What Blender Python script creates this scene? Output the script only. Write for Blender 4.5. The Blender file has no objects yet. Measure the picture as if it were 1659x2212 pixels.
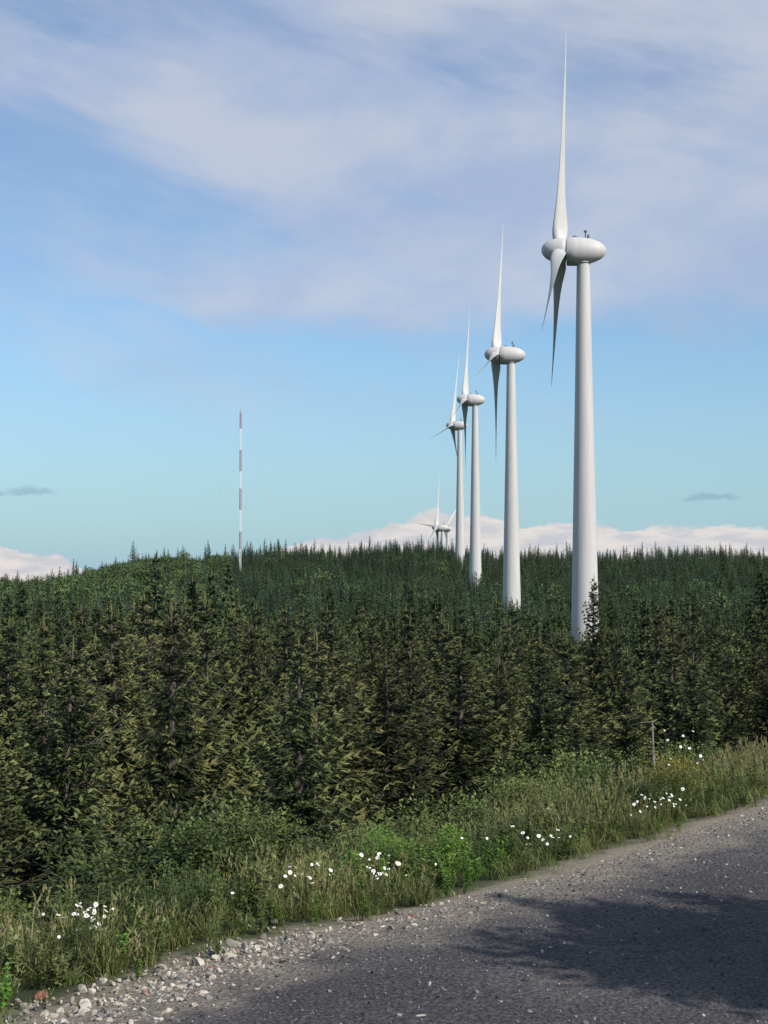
import bpy, math, random
import numpy as np
from mathutils import Vector, Matrix
random.seed(7); rng=np.random.default_rng(11)
U=random.uniform
scene=bpy.context.scene
scene.view_settings.view_transform='Standard'; scene.view_settings.look='None'; scene.view_settings.exposure=0
EYE=2.2
# ------------------------------------------------------------ terrain
EDGE=np.array([(-14,-60),(-9,-20),(-5.4,-3),(-3.4,3),(-2.05,6.5),(-1.55,7.5),(-0.80,8.95),(0.38,10.1),(1.67,11.6),(3.65,14.5),(8.5,21),(20,33),(60,62),(150,110)],float)
def sd(x,y):
    x=np.asarray(x,float); y=np.asarray(y,float)
    best=np.full(x.shape,1e9); sg=np.ones(x.shape)
    for a,b in zip(EDGE[:-1],EDGE[1:]):
        d=b-a; L2=d@d
        t=np.clip(((x-a[0])*d[0]+(y-a[1])*d[1])/L2,0,1)
        dx=x-(a[0]+t*d[0]); dy=y-(a[1]+t*d[1]); q=np.hypot(dx,dy)
        c=d[0]*dy-d[1]*dx
        m=q<best-1e-9
        best=np.where(m,q,best); sg=np.where(m,np.where(c>=0,1,-1),sg)
    return best*sg
NS=[-1e4,0,1.6,2.6,4,8,14,20,40,1e5]; NZ=[0,0,-.20,-.62,-1.4,-3.5,-5.6,-6.8,-8.0,-8.5]
FD=[0,60,100,200,300,373,460,547,668,760,800,850,1000,1500,14000]
FZ=[-8,-9,-11.5,-14.5,-14,-11.5,-8,-4,3.5,6,-8,-28,-40,-45,-60]
def smooth(e0,e1,x):
    t=np.clip((x-e0)/(e1-e0),0,1); return t*t*(3-2*t)
def H(x,y):
    x=np.asarray(x,float); y=np.asarray(y,float)
    s=sd(x,y); zn=np.interp(s,NS,NZ)+np.where(s>.3,.05*np.sin(x*1.7+y)*np.sin(y*1.3-x*.6)*np.clip(s,0,2),0)
    D=np.hypot(x,np.maximum(y,0)); u=x/np.maximum(y,1)
    u=np.clip(u,-.5,.5)
    zf=np.interp(D,FD,FZ)
    k=smooth(350,700,D)
    zf=zf-k*(13*smooth(.10,.25,-u)+3.2*smooth(.12,.25,u))+k*(1.3*np.sin(u*31+1)+.8*np.sin(u*67))
    zf=zf+1.2*np.sin(x*.03+y*.021)*smooth(60,160,D)
    w=smooth(35,90,D)*smooth(0,30,y)*smooth(0,12,s)
    return zn*(1-w)+zf*w
# foliage stays below these sight lines around the towers: (azimuth, halfwidth, distance, slope below eye level)
CLEAR=[(.1314,.013,222,.034),(.0835,.009,345,.0135),(.0598,.007,500,-.0025),(.0498,.005,647,-.0135)]
def newmesh(name,v,f,mats=(),attrs={},midx=None,smoothf=False,domain='POINT'):
    me=bpy.data.meshes.new(name); me.from_pydata([tuple(p) for p in v],[],f)
    for m in mats: me.materials.append(m)
    for k,a in attrs.items():
        at=me.attributes.new(k,'FLOAT',domain); at.data.foreach_set('value',np.asarray(a,np.float32))
    if midx is not None: me.polygons.foreach_set('material_index',np.asarray(midx,np.int32))
    if smoothf: me.polygons.foreach_set('use_smooth',[True]*len(me.polygons))
    me.update(); return me
def obj(name,me,parent=None,link=True):
    o=bpy.data.objects.new(name,me)
    if link: scene.collection.objects.link(o)
    if parent: o.parent=parent
    return o
# ------------------------------------------------------------ materials
def mat(name):
    m=bpy.data.materials.new(name); m.use_nodes=True; nt=m.node_tree
    b=nt.nodes['Principled BSDF']; b.inputs['Roughness'].default_value=.8
    b.inputs['Specular IOR Level'].default_value=.25
    return m,nt,b
def N(nt,t,**k):
    n=nt.nodes.new(t)
    for a,v in k.items(): setattr(n,a,v)
    return n
def ramp(nt,fac,stops):
    r=N(nt,'ShaderNodeValToRGB'); e=r.color_ramp.elements
    while len(e)<len(stops): e.new(.5)
    for i,(p,c) in enumerate(stops):
        e[i].position=p; e[i].color=(*c,1) if len(c)==3 else c
    nt.links.new(fac,r.inputs[0]); return r.outputs[0]
def noise(nt,vec,scale,detail=6,rough=.6,dim='3D'):
    n=N(nt,'ShaderNodeTexNoise'); n.inputs['Scale'].default_value=scale; n.inputs['Detail'].default_value=detail; n.inputs['Roughness'].default_value=rough
    if vec is not None: nt.links.new(vec,n.inputs['Vector'])
    return n.outputs[0]
def math_(nt_,op,a,b=None,c=None,clamp=False):
    n=N(nt_,'ShaderNodeMath',operation=op); n.use_clamp=clamp
    for i,v in enumerate((a,b,c)):
        if v is None: continue
        if isinstance(v,(int,float)): n.inputs[i].default_value=v
        else: nt_.links.new(v,n.inputs[i])
    return n.outputs[0]
def mix(nt,f,a,b,bt='MIX'):
    n=N(nt,'ShaderNodeMix',data_type='RGBA',blend_type=bt)
    for i,v in ((0,f),(6,a),(7,b)):
        if isinstance(v,(int,float)): n.inputs[i].default_value=v
        elif isinstance(v,tuple): n.inputs[i].default_value=(*v,1)
        else: nt.links.new(v,n.inputs[i])
    return n.outputs[2]
def mrange(nt,v,a,b,c=0.,d=1.,st='SMOOTHSTEP'):
    n=N(nt,'ShaderNodeMapRange',interpolation_type=st)
    nt.links.new(v,n.inputs[0])
    for i,x in ((1,a),(2,b),(3,c),(4,d)):
        if isinstance(x,(int,float)): n.inputs[i].default_value=x
        else: nt.links.new(x,n.inputs[i])
    return n.outputs[0]
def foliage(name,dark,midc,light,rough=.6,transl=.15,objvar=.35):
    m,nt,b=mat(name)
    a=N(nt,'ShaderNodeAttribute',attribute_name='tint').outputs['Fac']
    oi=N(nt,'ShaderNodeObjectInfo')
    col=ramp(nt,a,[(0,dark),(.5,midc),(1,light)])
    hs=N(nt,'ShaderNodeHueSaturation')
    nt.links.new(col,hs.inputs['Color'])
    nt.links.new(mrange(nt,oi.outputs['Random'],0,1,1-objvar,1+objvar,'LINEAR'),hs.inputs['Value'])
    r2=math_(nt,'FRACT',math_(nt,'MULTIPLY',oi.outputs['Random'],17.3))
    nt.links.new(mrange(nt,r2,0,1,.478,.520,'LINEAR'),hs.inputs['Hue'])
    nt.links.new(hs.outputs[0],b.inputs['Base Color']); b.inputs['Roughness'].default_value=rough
    if transl>0:
        tr=N(nt,'ShaderNodeBsdfTranslucent'); nt.links.new(hs.outputs[0],tr.inputs[0])
        ms=N(nt,'ShaderNodeMixShader'); ms.inputs[0].default_value=transl
        nt.links.new(b.outputs[0],ms.inputs[1]); nt.links.new(tr.outputs[0],ms.inputs[2])
        nt.links.new(ms.outputs[0],nt.nodes['Material Output'].inputs[0])
    return m
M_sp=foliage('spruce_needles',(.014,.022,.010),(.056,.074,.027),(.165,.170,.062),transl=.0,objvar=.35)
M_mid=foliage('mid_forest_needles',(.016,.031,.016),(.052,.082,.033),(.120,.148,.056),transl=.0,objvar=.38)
M_far=foliage('hazed_far_needles',(.022,.044,.025),(.052,.090,.045),(.092,.136,.064),transl=.0,objvar=.35)  # distance haze is put into the needle colour as a bluish green
M_leaf=foliage('shrub_leaves',(.035,.055,.015),(.085,.12,.033),(.17,.205,.06),transl=.22)
M_gr=foliage('grass_blades',(.085,.11,.033),(.165,.19,.06),(.33,.31,.15),transl=.28,objvar=.28)
M_gorse=foliage('gorse_flowers',(.07,.10,.02),(.14,.15,.03),(.34,.28,.03),transl=.2)
M_bright=foliage('bright_leaves',(.06,.12,.02),(.115,.21,.035),(.19,.30,.05),transl=.3)
M_bark,nt,b=mat('bark')
nt.links.new(ramp(nt,noise(nt,N(nt,'ShaderNodeTexCoord').outputs['Object'],14),[(.3,(.05,.04,.03)),(.7,(.13,.11,.09))]),b.inputs['Base Color'])
M_pale,nt,b=mat('pale_bark')
nt.links.new(ramp(nt,noise(nt,N(nt,'ShaderNodeTexCoord').outputs['Object'],9),[(.3,(.15,.14,.12)),(.7,(.32,.30,.27))]),b.inputs['Base Color'])
M_pet,nt,b=mat('petals'); b.inputs['Base Color'].default_value=(.82,.82,.8,1)
M_yel,nt,b=mat('daisy_centre'); b.inputs['Base Color'].default_value=(.6,.4,.03,1)
def stone_mat(name,stops):
    m,nt,b=mat(name)
    oi=N(nt,'ShaderNodeObjectInfo').outputs['Random']
    c=ramp(nt,oi,stops)
    n=noise(nt,N(nt,'ShaderNodeTexCoord').outputs['Object'],3,3)
    c2=mix(nt,1.0,c,ramp(nt,n,[(.3,(.6,.6,.6)),(.7,(1.1,1.1,1.1))]),'MULTIPLY')
    nt.links.new(c2,b.inputs['Base Color']); b.inputs['Roughness'].default_value=.9
    return m
M_stone=stone_mat('pale_stone',[(0,(.12,.12,.12)),(.3,(.26,.24,.22)),(.6,(.42,.38,.31)),(.965,(.58,.54,.48)),(.985,(.28,.12,.09))])
M_peb=stone_mat('road_pebble',[(0,(.04,.04,.042)),(.4,(.08,.078,.082)),(.75,(.17,.17,.17)),(.97,(.40,.40,.40))])
# ground
M_ground,nt,b=mat('ground_soil_grass')
tc=N(nt,'ShaderNodeTexCoord').outputs['Object']
s_=N(nt,'ShaderNodeAttribute',attribute_name='s').outputs['Fac']
g=ramp(nt,noise(nt,tc,1.5,8),[(.3,(.022,.032,.012)),(.55,(.05,.065,.022)),(.75,(.09,.095,.035))])
sand=ramp(nt,noise(nt,tc,25,8,.7),[(.3,(.14,.12,.085)),(.7,(.33,.29,.22))])
f=mrange(nt,math_(nt,'ADD',s_,math_(nt,'MULTIPLY',math_(nt,'SUBTRACT',noise(nt,tc,3,5),.5),.9)),.2,.7)
nt.links.new(mix(nt,f,sand,g),b.inputs['Base Color'])
bp=N(nt,'ShaderNodeBump'); bp.inputs['Distance'].default_value=.02; nt.links.new(noise(nt,tc,30,6,.7),bp.inputs['Height']); nt.links.new(bp.outputs[0],b.inputs['Normal'])
# road
M_road,nt,b=mat('tarred_gravel')
tc=N(nt,'ShaderNodeTexCoord').outputs['Object']
s_=N(nt,'ShaderNodeAttribute',attribute_name='s').outputs['Fac']
big=noise(nt,tc,.7,5); fine=noise(nt,tc,42,5,.8)
vo=N(nt,'ShaderNodeTexVoronoi'); vo.inputs['Scale'].default_value=32; nt.links.new(tc,vo.inputs['Vector'])
base=ramp(nt,big,[(.3,(.060,.056,.061)),(.52,(.078,.073,.078)),(.72,(.130,.118,.110))])
sp=ramp(nt,fine,[(.36,(.30,.30,.30)),(.52,(1.0,1.0,1.0)),(.68,(2.6,2.6,2.6))])
base=mix(nt,1.,base,sp,'MULTIPLY')
base=mix(nt,mrange(nt,vo.outputs['Distance'],.0,.28,.4,0.),base,(.20,.195,.195))
sandr=ramp(nt,noise(nt,tc,40,6,.7),[(.35,(.13,.115,.09)),(.65,(.34,.30,.25))])
f=mrange(nt,math_(nt,'ADD',s_,math_(nt,'MULTIPLY',math_(nt,'SUBTRACT',noise(nt,tc,2.2,7,.65),.5),1.8)),-.85,-.02)
nt.links.new(mix(nt,f,base,sandr),b.inputs['Base Color'])
bp=N(nt,'ShaderNodeBump'); bp.inputs['Distance'].default_value=.02; bp.inputs['Strength'].default_value=1.
nt.links.new(math_(nt,'ADD',fine,vo.outputs['Distance']),bp.inputs['Height']); nt.links.new(bp.outputs[0],b.inputs['Normal']); b.inputs['Roughness'].default_value=.95
# ------------------------------------------------------------ ground mesh
def axis(fine0,fine1,step,lo,hi,g=1.09):
    a=list(np.arange(fine0,fine1+1e-6,step)); st=step; v=fine1
    while v<hi: st*=g; v+=st; a.append(v)
    st=step; v=fine0; pre=[]
    while v>lo: st*=g; v-=st; pre.append(v)
    return np.array(pre[::-1]+a)
xs=axis(-12,14,.3,-14000,14000); ys=axis(2,32,.3,-3000,14000,1.06)
X,Y=np.meshgrid(xs,ys); S=sd(X,Y); Z=H(X,Y)
Z=Z-np.where((S<-.12)&(S>-6.9),.06,0)+np.where(S<-7.5,.08*np.clip(-S-7.5,0,3),0)
nx,ny=len(xs),len(ys)
v=np.stack([X.ravel(),Y.ravel(),Z.ravel()],1)
f=[(j*nx+i,j*nx+i+1,(j+1)*nx+i+1,(j+1)*nx+i) for j in range(ny-1) for i in range(nx-1)]
obj('ground',newmesh('ground',v,f,[M_ground],{'s':np.where(S<-3,2,S).ravel()},smoothf=True))
# road mesh
def resample(P,step):
    out=[]
    for a,b in zip(P[:-1],P[1:]):
        n=max(1,int(np.linalg.norm(b-a)/step)); out+= [a+(b-a)*k/n for k in range(n)]
    out.append(P[-1]); return np.array(out)
C=resample(EDGE,.5)
for _ in range(3): C[1:-1]=(C[:-2]+2*C[1:-1]+C[2:])/4
T=np.gradient(C,axis=0); T/=np.linalg.norm(T,axis=1)[:,None]; Nr=np.stack([T[:,1],-T[:,0]],1)
offs=[-.06,.15,.5,1,2,3,4,5,6,6.8]
V=[];F=[];SS=[]
for i in range(len(C)):
    for k,o in enumerate(offs):
        p=C[i]+Nr[i]*o
        V.append((p[0],p[1],float(H(*(C[i]+Nr[i]*max(o,0))))+.01+.04*math.sin(max(0,o)/6.8*math.pi)*1.0)); SS.append(-o if o<3.4 else -(6.8-o))
for i in range(len(C)-1):
    for k in range(len(offs)-1):
        a=i*len(offs)+k; F.append((a,a+1,a+len(offs)+1,a+len(offs)))
obj('road',newmesh('road',V,F,[M_road],{'s':SS},smoothf=True))
# ------------------------------------------------------------ plant builders
class B:
    def __init__(s): s.v=[];s.f=[];s.t=[];s.m=[]
    def diamond(s,p,d,L,w,t,m,up=Vector((0,0,1)),cross=True,mid=.4):
        a=d.cross(up)
        if a.length<1e-3: a=Vector((1,0,0))
        a.normalize(); b=d.cross(a)
        for q in ((a,b) if cross else (a,)):
            n=len(s.v); s.v+=[p,p+d*(L*mid)+q*w,p+d*L,p+d*(L*mid)-q*w]; s.f.append((n,n+1,n+2,n+3)); s.t+=[t]*4; s.m.append(m)
    def tube(s,pts,rad,m,k=6,t=.5):
        n0=len(s.v)
        for i,(p,r) in enumerate(zip(pts,rad)):
            for j in range(k):
                a=j/k*6.2832; s.v.append(Vector(p)+Vector((math.cos(a)*r,math.sin(a)*r,0))); s.t.append(t)
        for i in range(len(pts)-1):
            for j in range(k):
                a=n0+i*k+j; b_=n0+i*k+(j+1)%k; s.f.append((a,b_,b_+k,a+k)); s.m.append(m)
    def mesh(s,name,mats): return newmesh(name,s.v,s.f,mats,{'tint':s.t},s.m)
def spruce(name,h,R,step,ntw,tw,w,matf,low=.35,cross=True,gap=.12,pw=.85):
    b=B()
    b.tube([(0,0,-1),(0,0,h*.5),(0,0,h)],[h*.016+.03,h*.011+.01,.012],1,6)
    z=low; ph=U(0,6)
    lob=[[U(.45,1.4) for _ in range(7)] for _ in range(7)]
    while z<h-.12:
        t=z/h; n=max(4,int(5+4*(1-t))); ts=.30+.70*min(1,(1-t)*2.4)
        for i in range(n):
            if random.random()<gap: continue
            az=ph+i*6.2832/n+U(-.35,.35)
            lb=lob[min(6,int(t*7))][int((az%6.2832)/6.2832*6.99)]
            L=(R*(1-t)**pw*U(.6,1.15)*lb+.05)
            el=-.30+1.0*t+U(-.15,.15)
            o=Vector((math.cos(az),math.sin(az),0)); p0=Vector((0,0,z+U(-.5,.5)*step))
            bt=U(-.25,.25)
            nt_=max(3,int(ntw*L/R*1.0)+2)
            pts=[]
            for k in range(nt_+1):
                q=(k+.3)/(nt_+.3); pts.append(p0+o*(L*q)+Vector((0,0,L*(math.sin(el)*q-.22*q*(1-q)*2+.16*q*q*q))))
            if ntw>7: b.tube([p0,pts[nt_//2],pts[-1]],[.022,.014,.004],1,3)
            for k in range(nt_+1):
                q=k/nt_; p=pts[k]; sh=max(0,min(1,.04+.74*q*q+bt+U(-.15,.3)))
                for sgn in (-1,1):
                    ang=sgn*U(.5,1.25)*(1-.4*q); d=Vector((math.cos(az+ang),math.sin(az+ang),U(-.7,.15))).normalized()
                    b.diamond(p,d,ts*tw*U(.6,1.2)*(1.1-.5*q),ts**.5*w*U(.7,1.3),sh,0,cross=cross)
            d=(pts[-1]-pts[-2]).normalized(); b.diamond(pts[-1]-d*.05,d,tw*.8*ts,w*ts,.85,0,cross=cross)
        ph+=1.1; z+=step*U(.8,1.2)*(1-.45*t)
    b.diamond(Vector((0,0,h-.25)),Vector((0,0,1)),.5,w*.7,.8,0)
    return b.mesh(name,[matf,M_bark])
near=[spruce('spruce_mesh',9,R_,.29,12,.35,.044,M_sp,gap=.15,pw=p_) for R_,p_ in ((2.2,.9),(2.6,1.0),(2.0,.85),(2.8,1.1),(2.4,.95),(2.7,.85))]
def protos(cname,meshes):
    c=bpy.data.collections.new(cname)
    for i,m in enumerate(meshes):
        o=bpy.data.objects.new('%s_kind_%02d'%(cname,i),m); c.objects.link(o)
    return c
def scatter(name,pts,rot,scl,idx,coll):
    me=bpy.data.meshes.new(name); n=len(pts); me.vertices.add(n)
    me.vertices.foreach_set('co',np.asarray(pts,np.float32).ravel())
    a=me.attributes.new('rot','FLOAT_VECTOR','POINT'); a.data.foreach_set('vector',np.asarray(rot,np.float32).ravel())
    a=me.attributes.new('scl','FLOAT','POINT'); a.data.foreach_set('value',np.asarray(scl,np.float32))
    a=me.attributes.new('idx','INT','POINT'); a.data.foreach_set('value',np.asarray(idx,np.int32))
    o=obj(name,me)
    ng=bpy.data.node_groups.new(name+'_scatter','GeometryNodeTree')
    ng.interface.new_socket('Geometry',in_out='INPUT',socket_type='NodeSocketGeometry')
    ng.interface.new_socket('Geometry',in_out='OUTPUT',socket_type='NodeSocketGeometry')
    gi=ng.nodes.new('NodeGroupInput'); go=ng.nodes.new('NodeGroupOutput')
    ip=ng.nodes.new('GeometryNodeInstanceOnPoints'); ci=ng.nodes.new('GeometryNodeCollectionInfo')
    ci.inputs['Collection'].default_value=coll; ci.inputs['Separate Children'].default_value=True; ci.inputs['Reset Children'].default_value=True
    ip.inputs['Pick Instance'].default_value=True
    def na(n_,t):
        q=ng.nodes.new('GeometryNodeInputNamedAttribute'); q.data_type=t; q.inputs['Name'].default_value=n_; return q.outputs[0]
    L=ng.links.new
    L(gi.outputs[0],ip.inputs['Points']); L(ci.outputs[0],ip.inputs['Instance'])
    L(na('rot','FLOAT_VECTOR'),ip.inputs['Rotation']); L(na('scl','FLOAT'),ip.inputs['Scale']); L(na('idx','INT'),ip.inputs['Instance Index'])
    L(ip.outputs[0],go.inputs[0])
    md=o.modifiers.new('scatter','NODES'); md.node_group=ng
    return o
# ------------------------------------------------------------ wind turbines
M_wt,nt,b=mat('turbine_paint')
tc=N(nt,'ShaderNodeTexCoord').outputs['Object']
mp=N(nt,'ShaderNodeMapping'); mp.inputs['Scale'].default_value=(1,1,.08); nt.links.new(tc,mp.inputs[0])
nt.links.new(ramp(nt,noise(nt,mp.outputs[0],1.2,6),[(.3,(.46,.455,.445)),(.7,(.55,.545,.53))]),b.inputs['Base Color']); b.inputs['Roughness'].default_value=.5
M_dk,nt,b=mat('dark_metal'); b.inputs['Base Color'].default_value=(.12,.12,.12,1)
def revolve(prof,k,axis='X'):
    V=[];F=[]
    for a_,r in prof:
        for j in range(k):
            t=j/k*6.28318; c,s=math.cos(t)*r,math.sin(t)*r
            V.append((a_,c,s) if axis=='X' else (c,s,a_))
    for i in range(len(prof)-1):
        for j in range(k):
            a=i*k+j;b_=i*k+(j+1)%k; F.append((a,b_,b_+k,a+k))
    return V,F
def blade_mesh():
    R=[.9,1.6,2.3,3.2,4.5,6.5,9,12,16,20,24,28,31,32.4,33]
    c=[1.7,1.95,2.3,2.45,2.25,1.85,1.5,1.22,.92,.70,.50,.34,.20,.12,.04]
    th=[1.5,1.3,1.05,.8,.62,.46,.36,.27,.2,.15,.11,.08,.05,.03,.01]
    be=[78,75,70,65,60,54,48,43,38,34,30,27,25,24,24]
    V=[];F=[];k=20
    for r,cc,t,be_ in zip(R,c,th,be):
        s,co=math.sin(math.radians(be_)),math.cos(math.radians(be_))
        for j in range(k):
            a=j/k*6.28318
            q=(math.cos(a)*.5+.5)
            cx=(q-.38)*cc; ty=math.sin(a)*t*.5*(1-.75*q if r>2 else 1-.2*q)*1.3
            V.append((cx*s+ty*co-.0005*r*r, cx*co-ty*s, r))
    n=len(R)
    for i in range(n-1):
        for j in range(k):
            a=i*k+j;b_=i*k+(j+1)%k; F.append((a,b_,b_+k,a+k))
    F.append(tuple(range((n-1)*k,n*k)))
    return newmesh('blade',V,F,[M_wt],smoothf=True)
ME_blade=blade_mesh()
v,f=revolve([(-6.05,.01),(-6.0,.35),(-5.8,.75),(-5.4,1.15),(-4.8,1.5),(-4.0,1.74),(-3.2,1.85),(-2.55,1.88),(-2.5,1.7),(-2.4,1.7)],40)
ME_spin=newmesh('spinner',v,f,[M_wt],smoothf=True)
v,f=revolve([(-2.42,1.7),(-2.4,1.95),(-2.3,2.04),(-1.2,2.08),(-.2,2.0),(.9,1.82),(1.8,1.55),(2.5,1.2),(3.0,.8),(3.25,.4),(3.3,.01)],40)
ME_nac=newmesh('nacelle',v,f,[M_wt],smoothf=True)
def turbine(x,y,hubz,yaw,phi):
    e=bpy.data.objects.new('wind_turbine',None); scene.collection.objects.link(e)
    zb=float(H(x,y)); e.location=(x,y,zb); e.rotation_euler=(0,0,math.radians(yaw)); h=hubz-zb
    top=h-1.75
    prof=[(-2,2.3)]
    n=24
    for i in range(n+1):
        t=i/n; r=2.22+(0.93-2.22)*t**.93
        prof.append((top*t,r))
    v,f=revolve(prof,48,'Z'); obj('tower',newmesh('tower',v,f,[M_wt],smoothf=True),e)
    v,f=revolve([(top-.02,.8),(top-.01,1.12),(top+.5,1.15),(top+.52,.97),(top+.9,1.0)],40,'Z'); obj('collar',newmesh('collar',v,f,[M_wt]),e)
    nc=obj('nacelle',ME_nac,e); nc.location=(0,0,h)
    bb=B()
    for ax,hh,r in ((.35,.9,.09),(.75,.55,.16)):
        z0=1.95 if ax<.6 else 1.85
        bb.tube([(ax,0,z0-.3),(ax,0,z0+hh)],[r,r],0,8)
    bb.tube([(.35,0,2.8),(.35,0,3.05)],[.28,.2],0,8); bb.tube([(-1.2,0,1.95),(-1.2,0,2.25)],[.35,.3],0,10)
    a=obj('anemometer',newmesh('anemometer',bb.v,bb.f,[M_dk]),e); a.location=(0,0,h)
    rt=bpy.data.objects.new('rotor',None); scene.collection.objects.link(rt); rt.parent=e; rt.location=(0,0,h); rt.rotation_euler=(0,math.radians(3.5),0)
    sp=obj('spinner',ME_spin,rt)
    for i in range(3):
        bl=obj('blade_%d'%(i+1),ME_blade,rt); bl.location=(-3.75,0,0); bl.rotation_euler=(-math.radians(phi+120*i),0,0)
    return (x,y)
TW=[turbine(28.9,220,49.0,-7.5,0),turbine(28.8,345,51.8,-9.5,14),turbine(29.9,500,59.3,-9,12),turbine(32.2,647,65.2,-18,14),
    turbine(32.6,850,27.8,-12,8),turbine(45.0,1080,34.0,-50,38)]
# ------------------------------------------------------------ met mast
M_red,nt,b=mat('mast_red'); b.inputs['Base Color'].default_value=(.30,.075,.08,1)
M_wh,nt,b=mat('mast_white'); b.inputs['Base Color'].default_value=(.70,.70,.70,1)
def bar(b,p,q,r,m):
    p=Vector(p);q=Vector(q); d=(q-p).normalized(); a=d.orthogonal().normalized(); c=d.cross(a); n=len(b.v)
    for e in (p,q):
        for j in range(4):
            t=j*math.pi/2; b.v.append(e+a*(math.cos(t)*r)+c*(math.sin(t)*r)); b.t.append(0)
    for j in range(4): b.f.append((n+j,n+(j+1)%4,n+4+(j+1)%4,n+4+j)); b.m.append(m)
bm=B(); mx,my=-53.5,568; mz=float(H(mx,my)); MH=2.2+(1240-890)*my/3300-mz
seg=1.6; ns=int(MH/seg); leg=[(math.cos(a)*.38,math.sin(a)*.38) for a in (0.3,2.39,4.49)]
for i in range(ns+1):
    z0=i*seg; z1=min(MH,z0+seg); m=0 if int((MH-z0-.01)/(MH/9))%2==0 else 1
    for j in range(3):
        a=leg[j]; c=leg[(j+1)%3]
        bar(bm,(a[0],a[1],z0),(a[0],a[1],z1),.09,m); bar(bm,(a[0],a[1],z0),(c[0],c[1],z1),.045,m); bar(bm,(a[0],a[1],z0),(c[0],c[1],z0),.045,m)
for hh in (.5,.95):
    for a in (.3,2.39,4.49): bar(bm,(0,0,MH*hh),(math.cos(a)*28,math.sin(a)*28,0),.008,2)
bar(bm,(0,0,MH),(0,0,MH+1.6),.06,0)
mast=obj('met_mast',newmesh('met_mast',bm.v,bm.f,[M_red,M_wh,M_dk],midx=bm.m)); mast.location=(mx,my,mz)
# ------------------------------------------------------------ forest
sh_=[(U(1.8,2.5),U(.85,1.2)) for _ in range(4)]
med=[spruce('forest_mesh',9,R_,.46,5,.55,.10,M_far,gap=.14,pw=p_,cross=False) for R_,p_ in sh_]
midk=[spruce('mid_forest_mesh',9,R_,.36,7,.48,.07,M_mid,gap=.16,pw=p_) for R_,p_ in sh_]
def broad(name,h,R,n,ls,m,stemmat,low=.25):
    b=B(); b.tube([(0,0,-.5),(0,0,h*.5)],[.02*h,.01*h],1,6)
    lobes=[(Vector((U(-.55,.55)*R,U(-.55,.55)*R,h*U(low+.1,.82))),R*U(.28,.5)) for _ in range(14)]
    for c,r in lobes:
        b.tube([(0,0,h*.15),tuple(c)],[.012*h,.003*h],1,3)
        for _ in range(n//14):
            d=Vector((random.gauss(0,1),random.gauss(0,1),random.gauss(0,1))).normalized()
            p=c+d*r*U(.45,1.05); dd=(d+Vector((U(-1,1),U(-1,1),U(-1,.6)))).normalized()
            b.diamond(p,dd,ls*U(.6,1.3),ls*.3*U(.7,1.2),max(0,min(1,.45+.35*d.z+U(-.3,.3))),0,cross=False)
    return b.mesh(name,[m,stemmat])
M_farb=foliage('far_broadleaf',(.03,.055,.02),(.07,.112,.036),(.12,.165,.056),transl=.0,objvar=.3)
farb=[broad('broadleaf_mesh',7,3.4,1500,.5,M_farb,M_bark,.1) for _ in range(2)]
cF=protos('forest',med+midk+farb)
P=[];n=0
def addpts(y0,y1,cell,umax):
    y=y0
    while y<y1:
        w=umax*y+10; xx=-w
        while xx<w:
            P.append((xx+U(-.5,.5)*cell,y+U(-.5,.5)*cell)); xx+=cell
        y+=cell
addpts(74,260,2.9,.36); addpts(260,800,4.1,.34)
P=np.array(P); S=sd(P[:,0],P[:,1]); keep=S>9
for (x,y) in TW: keep&=np.hypot(P[:,0]-x,P[:,1]-y)>4.5
P=P[keep]; z=H(P[:,0],P[:,1]); D=P[:,1]; u=P[:,0]/D
hh=np.clip(rng.normal(8.2,2.1,len(P)),3.5,14); hh=np.where(D>640,np.clip(rng.normal(7.4,2.3,len(P)),3.0,14),hh)
for (a,hw,dm,sl) in CLEAR:
    m=(np.abs(u-a)<hw+1.2/D)&(D<dm+4); cap=EYE-sl*D-z
    hh=np.where(m,np.minimum(hh,cap-rng.uniform(0,1.2,len(P))),hh)
ok=hh>1.8; P,z,D,u,hh=P[ok],z[ok],D[ok],u[ok],hh[ok]
idx=rng.integers(0,4,len(P)); idx=np.where(rng.uniform(140,330,len(P))>D,idx+4,idx)
lb=(u<-.10)&(D>380)&(rng.random(len(P))<.7); idx=np.where(lb,8+rng.integers(0,2,len(P)),idx)
lb2=(rng.random(len(P))<.06)&(D>200); idx=np.where(lb2,8,idx)
scl=np.where(idx>=8,hh*.75/7,hh/9)
# taller single spruces on the left part of the ridge
ext=[(-.165,745,16.5),(-.1635,752,13),(-.203,735,14.5),(-.2005,750,12.5),(-.115,750,14),(-.117,742,12),(-.104,760,13),(-.088,750,12.5),(-.24,740,12),(-.141,748,11),(-.068,755,13)]
E_=np.array([(a*d,d) for a,d,_ in ext]); P=np.vstack([P,E_]); z=np.append(z,H(E_[:,0],E_[:,1])); idx=np.append(idx,[0,1,2,3,0,1,2,3,0,1,2]); scl=np.append(scl,[q[2]/9 for q in ext])
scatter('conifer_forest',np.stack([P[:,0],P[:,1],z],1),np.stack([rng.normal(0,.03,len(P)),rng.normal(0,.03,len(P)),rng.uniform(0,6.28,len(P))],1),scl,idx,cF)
print('forest',len(P))
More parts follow.
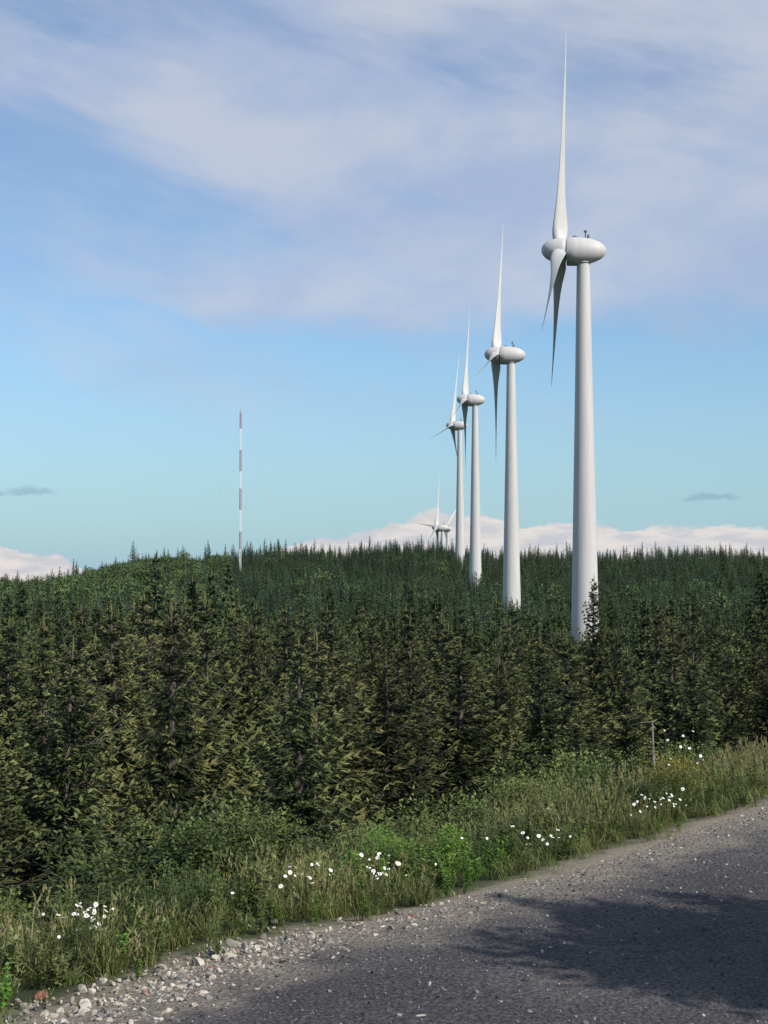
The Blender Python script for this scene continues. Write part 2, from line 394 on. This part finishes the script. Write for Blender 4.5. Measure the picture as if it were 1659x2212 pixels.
# ------------------------------------------------------------ near spruces
cnt=0
def put_spruce(x,y,h,k=None,wide=1.0):
    global cnt
    o=obj('spruce_tree',near[random.randrange(6) if k is None else k]); z=float(H(x,y))
    o.location=(x,y,z); o.rotation_euler=(U(-.04,.04),U(-.04,.04),U(0,6.28)); s=h/9; o.scale=(s*wide,s*wide,s); cnt+=1
def topcap(a,D):
    c=float(np.interp(a,[-.36,-.25,-.19,-.15,-.135,-.12,-.06,0,.1,.145,.25,.36],[.034,.028,.020,.014,.010,.018,.022,.018,.022,.022,.016,.012]))
    for (q,hw,dm,sl) in CLEAR[:2]:
        if abs(a-q)<hw+1.0/D: c=max(c,sl)
    return c
y=11.0
while y<74:
    cell=np.interp(y,[11,25,74],[1.8,2.3,3.1]); x=-.36*y-4
    while x<.36*y+4:
        px,py=x+U(-.5,.5)*cell*.95,y+U(-.5,.5)*cell*.95
        s=float(sd(px,py))
        if s>5.2+U(0,.8) and random.random()<.92:
            zg=float(H(px,py)); cap=EYE-topcap(px/py,py)*py-zg
            h=cap-abs(random.gauss(0,1))*(.25+.032*py)
            h=min(h,10.5-abs(random.gauss(0,.8)))
            if h>1.8: put_spruce(px,py,h,wide=U(.85,1.3)*(1.35 if h<6 else 1.08))
        x+=cell*U(.9,1.1)
    y+=cell
put_spruce(10.75,80,12.0,2,.8)
# trees on the far road side that throw their shadow over the road
for a in ((6.0,5.65,5.4,3,1.2),(6.7,5.4,5.4,1,1.3),(6.4,4.9,5.2,5,1.3),(7.5,5.2,5.8,0,1.3),(6.2,4.1,4.6,4,1.2)): put_spruce(*a)
print('near',cnt)
# ------------------------------------------------------------ shrubs
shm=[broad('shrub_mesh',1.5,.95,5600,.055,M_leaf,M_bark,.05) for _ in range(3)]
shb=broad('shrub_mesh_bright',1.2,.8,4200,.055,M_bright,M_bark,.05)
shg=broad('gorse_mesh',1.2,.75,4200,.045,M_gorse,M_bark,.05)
shadow_tree=broad('shadow_tree_mesh',5.4,1.35,9000,.13,M_leaf,M_bark,.42)
for (x,y) in ((5.95,5.15),(6.9,5.3)):
    o=obj('shadow_broadleaf_tree',shadow_tree); o.location=(x,y,0); o.rotation_euler=(0,0,U(0,6))  # dense crowns out of view, added to thicken the shadow on the road
def put(name,me,x,y,s,dz=-.1):
    o=obj(name,me); o.location=(x,y,float(H(x,y))+dz); o.rotation_euler=(0,0,U(0,6.28)); o.scale=(s*U(.9,1.2),s*U(.9,1.2),s); return o
for i in range(64):
    t=i/63
    k=int(np.interp(t,[0,1],[np.argmin(np.hypot(C[:,0]+3.6,C[:,1]-3)),np.argmin(np.hypot(C[:,0]-8.5,C[:,1]-21))]))
    off=U(2.7,5.2); q=C[k]-Nr[k]*off
    put('shrub',shm[i%3],q[0]+U(-.3,.3),q[1]+U(-.3,.3),(.30+.14*off)*U(.5,1.05),-.15)
for (x,y,s) in ((-1.55,12.2,.8),(-2.0,12.7,.95),(-1.15,12.5,.7)): put('shrub',shm[0],x,y,s)
for (x,y,s) in ((.15,12.0,.36),(.45,12.2,.40),(.0,12.4,.42)): put('leafy_bush',shb,x,y,s)
put('gorse_bush',shg,2.85,15.2,.5,0)
xx,yy=4.2,24.0; zg=float(H(xx,yy)); ht=-.1-zg
b=B(); b.tube([(0,0,-.3),(.02,0,ht*.5),(.0,.03,ht)],[.045,.032,.012],0,8)
for i in range(9): a=U(0,6.28); zz=U(ht*.4,ht); bar(b,(0,0,zz),(math.cos(a)*.2,math.sin(a)*.2,zz+U(-.1,.1)),.005,0)
o=obj('dead_tree_trunk',newmesh('dead_tree_trunk',b.v,b.f,[M_pale])); o.location=(xx,yy,zg)
# ------------------------------------------------------------ grass verge
def tuft(n,hmin,hmax,spread,w,seed=False):
    b=B()
    for i in range(n):
        a=U(0,6.28); r=spread*math.sqrt(random.random()); p=Vector((math.cos(a)*r,math.sin(a)*r,-.03)); h=U(hmin,hmax)
        az=U(0,6.28); lean=Vector((math.cos(az),math.sin(az),0))*h*U(.2,.95); side=Vector((-math.sin(az+U(-1,1)),math.cos(az),0)).normalized()*w*U(.6,1.3)
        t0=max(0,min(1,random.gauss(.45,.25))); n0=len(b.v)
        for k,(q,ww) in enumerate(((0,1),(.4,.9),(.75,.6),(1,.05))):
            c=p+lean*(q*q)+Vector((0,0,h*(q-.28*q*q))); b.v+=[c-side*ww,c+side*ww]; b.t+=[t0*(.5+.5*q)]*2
        for k in range(3): m=n0+2*k; b.f.append((m,m+1,m+3,m+2)); b.m.append(0)
        if seed and i%4==0:
            tip=p+lean+Vector((0,0,h*.72))
            for _ in range(5): b.diamond(tip+Vector((U(-.01,.01),U(-.01,.01),U(-.05,.06))),Vector((U(-.4,.4),U(-.4,.4),1)).normalized(),.04,.005,.98,0)
    return b.mesh('tuft',[M_gr,M_gr])
def weed(h,n,ls,m):
    b=B()
    for st in range(4):
        a=U(0,6.28); d=Vector((math.cos(a)*.25,math.sin(a)*.25,1)).normalized(); hh=h*U(.6,1)
        b.tube([Vector((0,0,-.03)),d*hh],[.004,.002],0,3,.3)
        for i in range(n):
            q=U(.15,1); p=d*hh*q; aa=U(0,6.28); dd=Vector((math.cos(aa),math.sin(aa),U(-.2,.7))).normalized()
            b.diamond(p,dd,ls*U(.6,1.2)*(1.2-.6*q),ls*.2,U(.1,.9),0,cross=False)
    return b.mesh('weed',[m,m])
cG=protos('grass',[tuft(42,.10,.24,.10,.0035),tuft(36,.14,.34,.10,.0035),tuft(26,.25,.50,.08,.003,True),weed(.28,18,.06,M_gr),weed(.34,24,.045,M_leaf),weed(.30,20,.05,M_bright),tuft(24,.04,.12,.08,.0035)])
nG=60000
px=rng.uniform(-11,13,nG); py=rng.uniform(2.5,26,nG); S=sd(px,py)
edge_n=.16*np.sin(px*3.1+py*1.7)+.12*np.sin(px*7.3-py*5.1)
vis=(S>.16+edge_n)&(S<7)&(np.abs(px)<.42*py+1.5)
dens=np.interp(S,[.1,.6,1.1,4,5,9],[.15,.7,1,1,.5,.4]); keep=vis&(rng.random(nG)<dens)
px,py,S,edge_n=px[keep],py[keep],S[keep],edge_n[keep]; z=H(px,py)
r=rng.random(len(px)); patch=np.sin(px*1.3+.7)*np.sin(py*1.1+px*.4)
idx=np.where(r<.30,0,np.where(r<.58,1,np.where(r<.72,2,np.where(r<.85,3,np.where(r<.95,4,5)))))
idx=np.where((patch>.45)&(r>.5),4,idx); idx=np.where((S<.5+edge_n)&(r<.85),6,idx)
br=(np.hypot(px-.2,(py-12.0)*.8)<.8)&(rng.random(len(px))<.6); idx=np.where(br,5,idx)
scl=rng.uniform(.6,1.35,len(px))*np.interp(S,[0,.5,1.2,9],[.55,.75,1.0,1.1])
scatter('grass_verge',np.stack([px,py,z],1),np.stack([rng.normal(0,.15,len(px)),rng.normal(0,.15,len(px)),rng.uniform(0,6.28,len(px))],1),scl,idx,cG)
print('grass',len(px))
px=rng.uniform(2,16,4000); py=rng.uniform(-4,14,4000); S=sd(px,py); k=(S<-7.2); px,py=px[k],py[k]
scatter('roadside_grass',np.stack([px,py,H(px,py)+.08*np.clip(-S[k]-7.5,0,3)],1),np.stack([0*px,0*px,rng.uniform(0,6.28,len(px))],1),rng.uniform(.8,1.3,len(px)),rng.integers(0,3,len(px)),cG)
# ------------------------------------------------------------ daisies
def daisies(x,y,n,sp,hm=.33,fs=.0115):
    b=B(); z0=float(H(x,y))
    for i in range(n):
        ox,oy=random.gauss(0,sp),random.gauss(0,sp*.8); h=hm*U(.7,1.2)+(float(H(x+ox,y+oy))-z0)
        tip=Vector((ox,oy,h)); bar(b,(ox*.7,oy*.7,-.05),tip,.0018,2)
        nrm=Vector((U(-.3,.6),U(-1,.1),U(.3,1))).normalized(); a=nrm.orthogonal().normalized(); c=nrm.cross(a); r=fs*U(.6,1.35)
        for k in range(13):
            t=k/13*6.283; d=(a*math.cos(t)+c*math.sin(t)); w=nrm.cross(d)*r*.2
            m=len(b.v); b.v+=[tip+d*r*.25-w*.5,tip+d*r*.25+w*.5,tip+d*r+w,tip+d*r-w]; b.t+=[0]*4; b.f.append((m,m+1,m+2,m+3)); b.m.append(0)
        m=len(b.v)
        for k in range(8): t=k/8*6.283; b.v.append(tip+nrm*.003+(a*math.cos(t)+c*math.sin(t))*r*.3); b.t.append(0)
        b.f.append(tuple(range(m,m+8))); b.m.append(1)
    o=obj('daisy_cluster',newmesh('daisy_cluster',b.v,b.f,[M_pet,M_yel,M_gr],{'tint':b.t},b.m)); o.location=(x,y,z0)
for a in ((-1.70,8.95,30,.055),(-1.9,8.85,4,.06),(-.46,10.0,14,.09),(-.02,10.5,20,.045),(.05,10.3,5,.09),(.3,10.7,4,.2),(1.15,11.5,12,.11),(2.27,12.9,28,.13),(2.85,14.5,12,.12,.7),(-.9,9.6,2,.2),(-2.2,8.4,2,.1)):
    daisies(*a)
# ------------------------------------------------------------ stones
def stone():
    import bmesh
    bm_=bmesh.new(); bmesh.ops.create_icosphere(bm_,subdivisions=2,radius=1)
    cuts=[(Vector((U(-1,1),U(-1,1),U(-1,1))).normalized(),U(.45,.8)) for _ in range(11)]
    sx,sy,sz=U(.8,1.3),U(.6,1.0),U(.45,.75)
    for v_ in bm_.verts:
        for nn,dd in cuts:
            q=v_.co.dot(nn)
            if q>dd: v_.co-=nn*(q-dd)
        v_.co=Vector((v_.co.x*sx,v_.co.y*sy,v_.co.z*sz))
    me=bpy.data.meshes.new('stone'); bm_.to_mesh(me); bm_.free(); return me
def stones(name,m,pts,sc):
    ms=[stone() for _ in range(5)]
    for q in ms: q.materials.append(m)
    c=protos(name+'_kinds',ms); n=len(pts)
    scatter(name,pts,rng.uniform(0,6.28,(n,3))*np.array([.15,.15,1]),sc,rng.integers(0,5,n),c)
n=190000; px=rng.uniform(-4,7,n); py=rng.uniform(4,19,n); S=sd(px,py)
left=np.clip(1-(px+1.0)/2.4,0.16,1)
pr=np.exp(-((S+.10)/(.15+.24*left))**2)*left+.07*np.exp(-((S+.6)/.9)**2)*left
k=(rng.random(n)<pr)&(np.abs(px)<.3*py+.8); px,py,S=px[k],py[k],S[k]
sc=np.exp(rng.normal(math.log(.0100),.55,len(px)))*np.interp(px,[-2.2,-1.2,1],[1.6,1.1,.9]); sc=np.clip(sc,.004,.05)
stones('gravel_shoulder',M_stone,np.stack([px,py,H(px,py)+.010],1),sc)
print('stones',len(px))
n=60000; px=rng.uniform(-4,7,n); py=rng.uniform(4,18,n); S=sd(px,py)
k=(S<.05)&(S>-6.7)&(np.abs(px)<.3*py+.8)&(rng.random(n)<np.clip(.3+1.0*np.exp(S/.9),0,1)); px,py,S=px[k],py[k],S[k]
sc=np.clip(np.exp(rng.normal(math.log(.0065),.45,len(px))),.003,.02)
stones('road_gravel',M_peb,np.stack([px,py,.012+.04*np.sin(np.clip(-S,0,6.8)/6.8*math.pi)+H(px,py)],1),sc)
# ------------------------------------------------------------ sun, sky
SE,SA=math.radians(37),math.radians(132)
sdv=Vector((math.sin(SA)*math.cos(SE),math.cos(SA)*math.cos(SE),math.sin(SE)))
l=bpy.data.lights.new('sun','SUN'); l.energy=5.0; l.angle=math.radians(.5); l.color=(1,.94,.85)
o=bpy.data.objects.new('sun',l); scene.collection.objects.link(o); o.rotation_euler=sdv.to_track_quat('Z','Y').to_euler()
w=bpy.data.worlds.new('World'); scene.world=w; w.use_nodes=True; nt=w.node_tree
bg=nt.nodes['Background']; STR=.12; bg.inputs[1].default_value=STR
sky=N(nt,'ShaderNodeTexSky',sky_type='NISHITA'); sky.sun_disc=False; sky.sun_elevation=SE; sky.sun_rotation=SA; sky.air_density=1.0; sky.dust_density=.3; sky.ozone_density=2.0; sky.altitude=400
tc=N(nt,'ShaderNodeTexCoord').outputs['Generated']; sx=N(nt,'ShaderNodeSeparateXYZ'); nt.links.new(tc,sx.inputs[0])
az=math_(nt,'ARCTAN2',sx.outputs[0],sx.outputs[1]); el=math_(nt,'ARCSINE',sx.outputs[2])
def vec(a,b,c=0.):
    n=N(nt,'ShaderNodeCombineXYZ')
    for i,q in enumerate((a,b,c)):
        if isinstance(q,(int,float)): n.inputs[i].default_value=q
        else: nt.links.new(q,n.inputs[i])
    return n.outputs[0]
def mul(a,b): return math_(nt,'MULTIPLY',a,b)
def add(a,b): return math_(nt,'ADD',a,b)
def c_(r,g,b): return (r/STR,g/STR,b/STR)
tilt=add(el,mul(az,.22))
n1=noise(nt,vec(mul(az,3.0),mul(tilt,11.),3.3),1.0,5,.55)
n2=noise(nt,vec(mul(az,6.0),mul(tilt,9.),9.1),1.6,3,.5)
n3=noise(nt,vec(mul(az,5.0),mul(add(el,mul(az,-.12)),9.),1.7),1.3,5,.55)
n4=noise(nt,vec(mul(az,7.0),mul(add(el,mul(az,.30)),26.),6.2),1.2,5,.6)
e=add(el,mul(add(n2,-.5),.09))
edge=mrange(nt,e,.148,.185)
body=mrange(nt,add(add(n1,mul(add(n4,-.5),.35)),mrange(nt,az,-.26,-.02,-.10,.16)),.30,.66,.22,1.)
veil=mul(mul(edge,body),mrange(nt,el,.2,.34,.80,.90))
wisp=mul(mrange(nt,add(n1,mul(add(n4,-.5),.4)),.48,.75),mul(mrange(nt,el,.06,.13),.42))
veil=math_(nt,'MAXIMUM',veil,wisp)
col=mix(nt,1.,sky.outputs[0],(.84,1.0,1.10),'MULTIPLY')
col=mix(nt,mrange(nt,el,.17,.0,0.,.9,'LINEAR'),col,c_(.31,.51,.63))
col=mix(nt,veil,col,mix(nt,mrange(nt,n3,.35,.65),c_(.42,.51,.69),c_(.58,.62,.72)))
r=N(nt,'ShaderNodeValToRGB'); pts=[(0,1195),(130,1208),(200,1245),(540,1245),(600,1187),(690,1172),(760,1165),(830,1143),(890,1128),(940,1103),(1000,1118),(1060,1122),(1120,1145),(1180,1140),(1250,1137),(1350,1150),(1450,1142),(1560,1146),(1659,1156)]
E=r.color_ramp.elements
while len(E)<len(pts): E.new(.5)
for i,(a,y) in enumerate(pts):
    E[i].position=(math.atan((a-829.5)/3300)+.25)/.5; hv=(1240-y)/3300*20+.1; E[i].color=(hv,hv,hv,1)
nt.links.new(mul(add(az,.25),2.0),r.inputs[0])
ht=mul(add(r.outputs[0],-.1),.05)
nc=noise(nt,vec(mul(az,60.),mul(el,90.)),1.,6,.62)
ht=add(ht,mul(add(nc,-.38),.015))
cm=mrange(nt,math_(nt,'SUBTRACT',el,ht),-.0016,.0012,.92,0.)
cc=mix(nt,mrange(nt,noise(nt,vec(mul(az,30.),mul(el,120.),5.),1.,4),.35,.65),c_(.60,.60,.64),c_(.82,.75,.72))
col=mix(nt,cm,col,cc)
for (a,e0,ww,hh_) in ((-.228,.0525,.016,.0032),(-.252,.0505,.010,.0025),(.211,.049,.020,.0025)):
    dx=math_(nt,'POWER',mul(math_(nt,'ABSOLUTE',add(az,-a)),1/ww),2.); dy=math_(nt,'POWER',mul(math_(nt,'ABSOLUTE',add(add(el,-e0),mul(add(nc,-.5),.012))),1/hh_),2.)
    m=mrange(nt,add(dx,dy),.0,1.5,.5,0.); col=mix(nt,m,col,c_(.24,.37,.48))
nt.links.new(col,bg.inputs[0])
# ------------------------------------------------------------ camera
cd=bpy.data.cameras.new('camera'); cam=bpy.data.objects.new('camera',cd); scene.collection.objects.link(cam)
cd.sensor_fit='VERTICAL'; cd.sensor_height=24; cd.lens=3300/2212*24; cd.clip_end=40000; cd.clip_start=.1
cam.location=(0,0,EYE); cam.rotation_euler=(math.radians(90+2.325),0,0); scene.camera=cam
